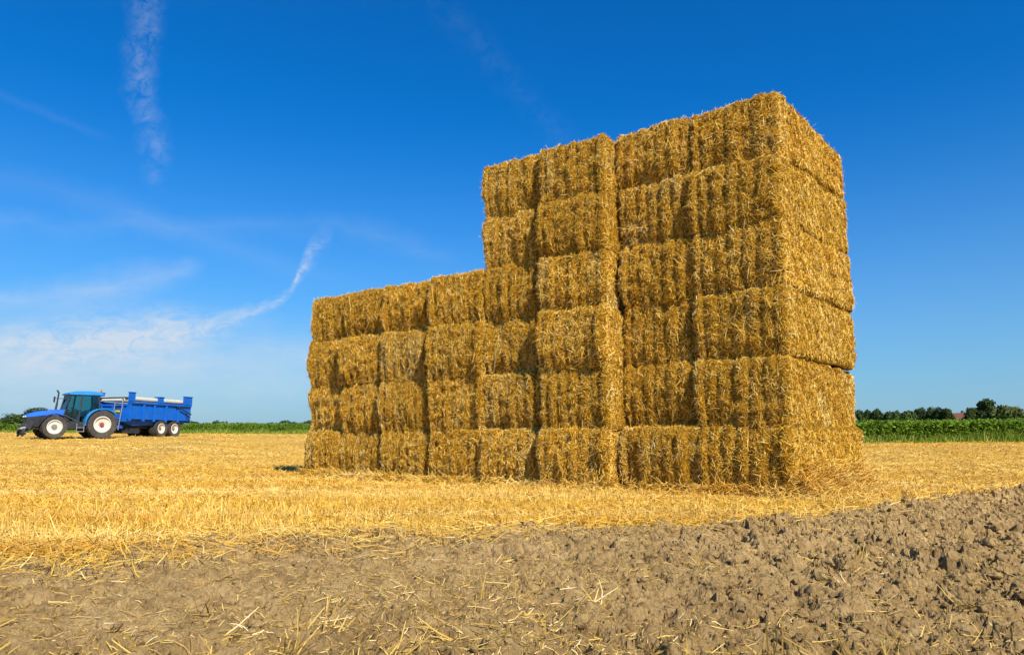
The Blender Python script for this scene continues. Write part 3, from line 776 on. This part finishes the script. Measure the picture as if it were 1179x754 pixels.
# ------------------------------------------------------------------ vehicles
M['blue'] = simple('blue_paint', (.002, .105, .52), .42, .14, 2.5, 0, .35, (.04, .07, .18))
M['roofblue'] = simple('cab_roof_blue', (.003, .17, .46), .42, .12, 2.5, 0, .45)
M['tblue'] = simple('trailer_blue', (.002, .105, .47), .5, .16, 2.0, 0, .3, (.03, .07, .18))
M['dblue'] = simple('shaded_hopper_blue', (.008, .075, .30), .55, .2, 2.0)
M['black'] = simple('black_plastic', (.020, .020, .022), .55, .2)
M['rubber'] = simple('tyre_rubber', (.055, .049, .042), .9, .3, 5, 0, .2, (.16, .125, .085))
M['rim'] = simple('pale_rim_paint', (.64, .58, .48), .5, .12, 4, 0, .4, (.36, .29, .20))
M['hubred'] = simple('red_hub', (.30, .05, .03), .6)
M['hubgrey'] = simple('grey_hub', (.20, .18, .16), .7)
M['steel'] = simple('grey_steel', (.30, .31, .33), .45, .2, 4, .6)
M['iron'] = simple('dark_iron', (.025, .025, .028), .6, .3)
M['cream'] = simple('cream_tarpaulin', (.48, .46, .38), .75, .12, 3)
M['lens'] = simple('lamp_lens', (.75, .75, .70), .15, .08)
M['amber'] = simple('amber_lens', (.55, .20, .02), .3)
M['yellow'] = simple('yellow_sticker', (.55, .52, .04), .5)
M['seat'] = simple('seat_cloth', (.04, .05, .07), .9)
m, nt, b = mat('tinted_glass', .03)
tr = node(nt, 'ShaderNodeBsdfTransparent', i_Color=(.46, .70, .72, 1)); gl = node(nt, 'ShaderNodeBsdfGlossy', i_Roughness=.02); gl.inputs[0].default_value = (.9, .95, .95, 1)
fr = node(nt, 'ShaderNodeFresnel', i_IOR=1.5); ms = node(nt, 'ShaderNodeMixShader')
nt.links.new(fr.outputs[0], ms.inputs[0]); nt.links.new(tr.outputs[0], ms.inputs[1]); nt.links.new(gl.outputs[0], ms.inputs[2]); nt.links.new(ms.outputs[0], nt.nodes['Material Output'].inputs[0])
M['glass'] = m

def wheel(parent, name, x, y, rad_, wid, rim_r, side, hubmat, lugs=18, dish=.12, hubk=.28):
    """side=+1: outer face towards +y"""
    e = link(name, None, parent); e.location = (x, y, rad_)
    t = MB(); h = wid / 2
    t.lathe([(rim_r, -h * .8), (rad_ * .86, -h), (rad_ * .955, -h * .9), (rad_ * .965, 0), (rad_ * .955, h * .9), (rad_ * .86, h), (rim_r, h * .8)], n=44)
    for k in range(lugs):
        for sgn in (-1, 1):
            a = 2 * math.pi * (k + (.5 if sgn > 0 else 0)) / lugs; a2 = a + .55 * 2 * math.pi / lugs * 1.6
            def pt(r, y_, an, dw): return (r * math.cos(an + dw), y_, r * math.sin(an + dw))
            w_ = .30 * 2 * math.pi / lugs * .5
            vs = [pt(rad_ * .93, sgn * h * .02, a, -w_), pt(rad_ * .93, sgn * h * .02, a, w_), pt(rad_, sgn * h * .02, a, w_), pt(rad_, sgn * h * .02, a, -w_),
                  pt(rad_ * .90, sgn * h * 1.0, a2, -w_), pt(rad_ * .90, sgn * h * 1.0, a2, w_), pt(rad_ * .985, sgn * h * .98, a2, w_), pt(rad_ * .985, sgn * h * .98, a2, -w_)]
            t.add(vs, [(0, 1, 2, 3), (4, 7, 6, 5), (0, 4, 5, 1), (1, 5, 6, 2), (2, 6, 7, 3), (3, 7, 4, 0)])
    t.build('tyre', M['rubber'], e, smooth=True)
    d = MB(); f = side * h
    d.lathe([(rim_r * 1.03, f * .86), (rim_r * .93, f * .90), (rim_r * .90, f * .55), (rim_r * .45, f * (.55 - dish * 2)), (rim_r * .1, f * (.55 - dish * 2)), (rim_r * .1, -f * .5), (rim_r * 1.0, -f * .78)], n=40)
    d.build('rim', M['rim'], e, smooth=True)
    hb = MB(); hb.tube((0, f * .1, 0), (0, f * .62, 0), rim_r * hubk, rim_r * hubk * .85, 16)
    for k in range(8):
        a = k * math.pi / 4; hb.tube((rim_r * .36 * math.cos(a), f * .1, rim_r * .36 * math.sin(a)), (rim_r * .36 * math.cos(a), f * .42, rim_r * .36 * math.sin(a)), .018, None, 6)
    hb.build('hub', hubmat, e)
    return e

# --- tractor: +x forward, +y its left side
AL = R(46)
def gz1(x, y): return float(base_z(np.array([x]), np.array([y]))[0])
tx, ty = -26.80, 48.6
tz = gz1(tx, ty) - .02
T = empty('tractor', (tx, ty, tz), math.atan2(-math.sin(AL), -math.cos(AL)))
tag(T, 'blue farm tractor with glazed cab and pale wheel rims parked on the stubble', 'tractor')
for sgn in (1, -1):
    wheel(T, 'rear_wheel', 0, sgn * .86, .89, .52, .50, sgn, M['hubred'], 20, .16)
    wheel(T, 'front_wheel', 2.66, sgn * .86, .70, .44, .42, sgn, M['hubgrey'], 18, .05, .46)
b = MB()
b.prism([(1.55, 1.35), (1.55, 1.80), (2.3, 1.78), (3.1, 1.66), (3.62, 1.50), (3.78, 1.36), (3.74, 1.26), (3.2, 1.32), (2.5, 1.42)], -.46, .46, [0, .07, .07, .08, .10, .10, .03, 0, 0])
b.build('bonnet', M['blue'], T, .04, True)
b = MB(); b.prism([(1.55, .75), (1.55, 1.36), (2.5, 1.42), (3.2, 1.32), (3.72, 1.25), (3.70, .80), (3.4, .70)], -.42, .42); b.build('engine_cover', M['black'], T, .02)
b = MB(); b.box((-.45, -.32, .55), (3.45, .32, .95)); b.box((2.5, -.75, .62), (2.82, .75, .80)); b.box((-.2, -.75, .75), (.2, .75, 1.02)); b.build('chassis', M['iron'], T, .03)
for sgn in (1, -1):
    b = MB(); b.box((3.50, sgn * .12 - .13 + sgn * .1, 1.28), (3.79, sgn * .12 + .13 + sgn * .1, 1.37)); b.build('headlight', M['lens'], T, .02)
# cab
b = MB()
for sgn in (1, -1):
    yo, yt = sgn * .76, sgn * .70
    b.tube((1.72, sgn * .55, 1.45), (1.42, sgn * .66, 2.72), .045, None, 8)
    b.tube((.95, yo, 1.0), (.82, yt, 2.72), .05, None, 8)
    b.tube((-.25, yo, 1.62), (-.15, yt, 2.72), .05, None, 8)
    b.tube((-.25, yo, 1.60), (.15, yo, 1.55), .035, None, 8); b.tube((1.72, sgn * .55, 1.45), (.95, yo, 1.02), .04, None, 8)
    b.box((.95 - .1, yo - .04, .95), (1.5, yo + .04, 1.08))
b.box((-.3, -.76, 1.40), (.2, .76, 1.62)); b.box((1.45, -.56, 1.0), (1.72, .56, 1.46)); b.box((.2, -.72, .95), (1.5, .72, 1.04))
cabf = b.build('cab_frame', M['black'], T)
b = MB(); b.prism([(-.42, 2.72), (-.45, 2.80), (-.30, 2.93), (.4, 2.98), (1.1, 2.95), (1.52, 2.84), (1.60, 2.76), (1.5, 2.70)], -.80, .80, [.02, 0, .10, .14, .12, .06, .02, .04])
b.build('cab_roof', M['roofblue'], T, .04, True)
def pane(name, pts):
    me = bpy.data.meshes.new(name)
    pts = np.array(pts, float); nrm = np.cross(pts[1] - pts[0], pts[2] - pts[0]); nrm /= np.linalg.norm(nrm); k = len(pts)
    vs = [tuple(p) for p in pts] + [tuple(p + nrm * .006) for p in pts]
    me.from_pydata(vs, [], [tuple(range(k))[::-1], tuple(range(k, 2 * k))] + [(i, (i + 1) % k, (i + 1) % k + k, i + k) for i in range(k)])
    me.materials.append(M['glass']); me.update(); return link(name, me, T)
pane('windscreen', [(1.70, -.52, 1.48), (1.70, .52, 1.48), (1.44, .63, 2.70), (1.44, -.63, 2.70)])
pane('rear_window', [(-.24, .72, 1.64), (-.24, -.72, 1.64), (-.16, -.66, 2.70), (-.16, .66, 2.70)])
for sgn in (1, -1):
    pane('cab_door', [(.93, sgn * .755, 1.08), (1.68, sgn * .56, 1.48), (1.41, sgn * .655, 2.70), (.83, sgn * .70, 2.70)])
    pane('side_window', [(-.22, sgn * .755, 1.66), (.15, sgn * .755, 1.58), (.88, sgn * .755, 1.35), (.80, sgn * .70, 2.70), (-.13, sgn * .70, 2.70)])
b = MB(); b.box((.0, -.26, 1.30), (.52, .26, 1.46)); b.box((-.10, -.25, 1.44), (.06, .25, 2.10), R(-8)); b.box((.1, -.06, .98), (.42, .06, 1.32)); b.build('seat', M['seat'], T, .05)
b = MB(); b.tube((1.45, 0, 1.2), (1.05, 0, 1.80), .03); 
c_ = np.array((1.03, 0, 1.82)); ax1 = np.array((0, 1, 0.)); ax2 = np.array((.83, 0, .55))
for k in range(20):
    a0, a1 = k * math.pi / 10, (k + 1) * math.pi / 10
    b.tube(c_ + .21 * (ax1 * math.cos(a0) + ax2 * math.sin(a0)), c_ + .21 * (ax1 * math.cos(a1) + ax2 * math.sin(a1)), .018, None, 6)
b.build('steering_wheel', M['black'], T)
# mudguards over the rear wheels
for sgn in (1, -1):
    pr = [(1.02 * math.cos(a), .89 + 1.02 * math.sin(a)) for a in np.linspace(R(-5), R(140), 16)]
    pr2 = [(.96 * math.cos(a), .89 + .96 * math.sin(a)) for a in np.linspace(R(140), R(-5), 16)]
    b = MB()
    y0, y1 = (.58, 1.12) if sgn > 0 else (-1.12, -.58)
    outer, inner = pr, pr2[::-1]
    for i in range(15):
        b.add([(outer[i][0], y0, outer[i][1]), (outer[i + 1][0], y0, outer[i + 1][1]), (inner[i + 1][0], y0, inner[i + 1][1]), (inner[i][0], y0, inner[i][1]),
               (outer[i][0], y1, outer[i][1]), (outer[i + 1][0], y1, outer[i + 1][1]), (inner[i + 1][0], y1, inner[i + 1][1]), (inner[i][0], y1, inner[i][1])],
              [(0, 1, 2, 3), (7, 6, 5, 4), (0, 4, 5, 1), (3, 2, 6, 7), (0, 3, 7, 4), (1, 5, 6, 2)])
    b.build('mudguard', M['roofblue'], T, 0, True)
    b = MB()
    for i in range(12):
        a0, a1 = R(20 + i * 9), R(29 + i * 9)
        b.add([(.83 * math.cos(a) + 2.66, yy_, .70 + .83 * math.sin(a) - .02) for a in (a0, a1) for yy_ in (sgn * .66, sgn * 1.06)] +
              [(.80 * math.cos(a) + 2.66, yy_, .70 + .80 * math.sin(a) - .02) for a in (a0, a1) for yy_ in (sgn * .66, sgn * 1.06)],
              [(0, 1, 3, 2), (4, 6, 7, 5), (0, 4, 5, 1), (2, 3, 7, 6), (0, 2, 6, 4), (1, 5, 7, 3)])
    b.build('front_mudguard', M['black'], T)
b = MB(); b.tube((1.98, -.40, 1.6), (1.90, -.44, 2.20), .06); b.tube((1.90, -.44, 2.20), (1.84, -.46, 2.88), .045); b.tube((1.84, -.46, 2.86), (1.95, -.46, 3.02), .045, .05); b.build('exhaust_pipe', M['black'], T, 0, True)
for sgn in (1, -1):
    b = MB(); my = 1.12 if sgn > 0 else 1.50; b.tube((1.45, sgn * .66, 2.52), (1.78, sgn * my, 2.56), .018, None, 6); arm = b.build('mirror_arm', M['black'], T)
    b = MB(); b.box((1.76, sgn * my - .11, 2.30), (1.82, sgn * my + .11, 2.68)); b.build('mirror', M['black'], arm, .02)
b = MB(); b.tube((-.30, .55, 2.90), (-.30, .55, 3.02), .03); bc = b.build('beacon_stem', M['black'], T)
b = MB(); b.tube((-.30, .55, 3.02), (-.30, .55, 3.17), .06, .045, 12); b.build('beacon', M['amber'], bc)
b = MB(); b.box((.98, .45, .55), (1.95, .80, 1.0)); b.build('fuel_tank', M['black'], T, .06)
b = MB(); b.box((1.0, .80, .42), (1.45, .98, .46)); b.box((1.0, .80, .66), (1.45, .95, .70)); b.box((1.0, .93, .42), (1.04, .97, .95)); b.box((1.41, .93, .42), (1.45, .97, .95)); b.build('step', M['steel'], T)
b = MB()
for sgn in (1, -1):
    b.tube((3.5, sgn * .30, .62), (4.30, sgn * .42, .42), .05); b.box((3.75, sgn * .34 - .07, .50), (4.15, sgn * .34 + .07, .92), R(30)); b.tube((3.6, sgn * .25, 1.0), (4.1, sgn * .36, .56), .04)
    b.tube((3.9, sgn * .3, 1.05), (4.2, sgn * .5, .5), .06)
b.tube((4.0, -.40, .52), (4.0, .40, .52), .05); b.box((3.66, -.36, .60), (3.98, .36, 1.02)); b.tube((3.9, 0, .95), (4.3, .0, .75), .05)
b.tube((4.12, -.60, .30), (4.12, .60, .30), .10); b.tube((3.85, .42, .95), (4.25, .60, .30), .05); b.tube((3.85, -.42, .95), (4.25, -.60, .30), .05); b.tube((4.2, .5, .75), (4.2, .5, .12), .07); b.tube((4.2, -.5, .75), (4.2, -.5, .12), .07); b.box((3.7, .1, .55), (4.0, .5, 1.05), R(-20)); b.tube((4.3, -.2, .62), (3.9, .5, .40), .05); b.build('front_linkage', M['iron'], T, .015)
b = MB(); b.box((4.06, -.10, .56), (4.36, .58, .68), R(14)); b.build('linkage_bar', M['steel'], T, .02)
b = MB(); b.tube((-.5, 0, .55), (-1.1, 0, .52), .05); b.box((-.9, -.4, .5), (-.45, -.3, .62)); b.box((-.9, .3, .5), (-.45, .4, .62)); b.build('drawbar_hitch', M['iron'], T)

for ch in T.children:      # the cab stands ahead of the rear axle
    nm = ch.name.split('.')[0]
    if nm in ('cab_frame', 'cab_roof', 'windscreen', 'rear_window', 'cab_door', 'side_window', 'seat', 'steering_wheel', 'exhaust_pipe', 'mirror_arm', 'beacon_stem', 'bonnet', 'headlight', 'engine_cover'):
        ch.location.x = .36 if nm not in ('bonnet', 'headlight', 'engine_cover') else .30

# --- trailer: +x forward, +y its left side; origin under the near front corner
AT = R(76); HT = np.array((-math.cos(AT), -math.sin(AT)))
cx_, cy_ = -25.85, 50.5
zt = gz1(cx_ + .3, cy_ + 2.5) - .02
K = empty('farm_trailer', (cx_, cy_, zt), math.atan2(HT[1], HT[0]))
tag(K, 'blue tipping farm trailer with rolled cream tarpaulin and tandem wheels behind the tractor', 'trailer')
WD, LN = 2.4, 6.4
for xx in (-3.4, -4.8):
    for yy_ in (-.02, -2.38):
        wheel(K, 'trailer_wheel', xx, yy_ - (.20 if yy_ > -1 else -.20), .64, .52, .36, 1 if yy_ > -1 else -1, M['hubgrey'], 22, .10)
for y0, y1, nm in ((-.06, 0, 'side_wall'), (-WD, -WD + .06, 'side_wall')):
    b = MB(); b.box((-LN, y0, 1.25), (-.02, y1, 2.34)); sw = b.build(nm, M['tblue'], K)
    yo = .001 if y1 == 0 else -WD - .10 - .001
    rb = MB()
    for xx in (-.16, -1.45, -2.5, -3.7, -5.0):
        rb.box((xx - .10, yo, 1.10), (xx + .10, yo + .10, 2.30))
    rb.box((-LN, yo, 2.28), (-.02, yo + .13, 2.40)); rb.box((-LN, yo, 1.24), (-.02, yo + .075, 1.34))
    rb.build('wall_ribs', M['tblue'], sw, .01)
    for xx, hw, tp in ((-.22, .24, 2.98), (-3.05, .22, 2.80), (-5.95, .42, 2.98)):
        b = MB(); b.box((xx - hw, yo - .0, 2.405), (xx + hw, yo + .16, tp)); b.box((xx - hw - .03, yo - .02, tp), (xx + hw + .03, yo + .20, tp + .06)); b.build('corner_post', M['tblue'], K, .01)
    b = MB(); ry_ = yo + (-.20 if y1 == 0 else .26)
    b.tube((-5.7, ry_, 2.60), (-.1, ry_, 2.60), .165, None, 14); b.build('tarpaulin_roll', M['cream'], K, 0, True)
b = MB(); b.box((-.08, -WD + .065, 1.05), (-.02, -.065, 2.20)); fw = b.build('front_wall', M['tblue'], K)
b = MB()
for yy_ in (-.35, -1.2, -2.05): b.box((-.018, yy_ - .06, 1.05), (.06, yy_ + .06, 2.18))
b.box((-.018, -WD + .07, 2.10), (.08, -.07, 2.22)); b.build('wall_ribs', M['tblue'], fw, .01)
b = MB(); b.box((.062, -.95, 1.62), (.068, -.55, 1.80)); b.build('sticker', M['yellow'], fw)
b = MB(); b.box((-.10, -WD + .065, 2.62), (.02, -.065, 2.70)); b.build('front_arch', M['iron'], K)
b = MB(); b.tube((-.06, -WD + .3, 2.50), (-.06, -.5, 2.50), .11, None, 12); b.build('front_tarpaulin', M['cream'], K, 0, True)
b = MB(); b.box((-LN - .07, -WD + .0, 1.1), (-LN - .005, -.0, 2.6)); b.build('tailgate', M['tblue'], K, .01)
b = MB(); b.tube((-4.7, .17, 2.26), (-6.3, .17, 1.72), .05); b.tube((-5.8, .16, 1.80), (-6.1, .16, 1.30), .04); b.build('tailgate_ram', M['iron'], K)
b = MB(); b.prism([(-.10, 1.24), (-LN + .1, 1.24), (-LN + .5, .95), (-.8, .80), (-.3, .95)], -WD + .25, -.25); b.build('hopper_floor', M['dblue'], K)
b = MB(); b.box((-LN + .4, -1.75, .62), (-.1, -1.55, .86)); b.box((-LN + .4, -.85, .62), (-.1, -.65, .86))
for xx in (-3.4, -4.8): b.tube((xx, -2.3, .64), (xx, -.1, .64), .07)
b.box((-1.7, -1.9, .28), (-.5, -.4, .64)); b.build('chassis', M['iron'], K)
b = MB(); b.box((-.3, -1.85, .60), (.0, -.55, .80))
b.tube((-.1, -1.75, .68), (1.5, -1.2, .56), .07); b.tube((-.1, -.65, .68), (1.5, -1.2, .56), .07); b.tube((1.4, -1.2, .56), (1.9, -1.2, .54), .06); b.build('drawbar', M['tblue'], K)
b = MB()
for yy_ in (-.28, -.88): b.tube((.42, yy_, .50), (.16, yy_, 2.36), .035, None, 8)
for k in range(6):
    t = k / 6 + .06; b.tube((.42 - .26 * t, -.28, .50 + 1.86 * t), (.42 - .26 * t, -.88, .50 + 1.86 * t), .025, None, 6)
b.build('ladder', M['steel'], K)
b = MB(); b.box((.05, -2.0, 1.05), (.55, -.95, 1.25)); b.box((.1, -1.5, .85), (.6, -.9, 1.05)); b.build('valve_box', M['tblue'], K, .02)
b = MB(); b.tube((.55, -1.9, 1.1), (.55, -1.9, 2.08), .025, None, 6); b.build('lever', M['steel'], K)
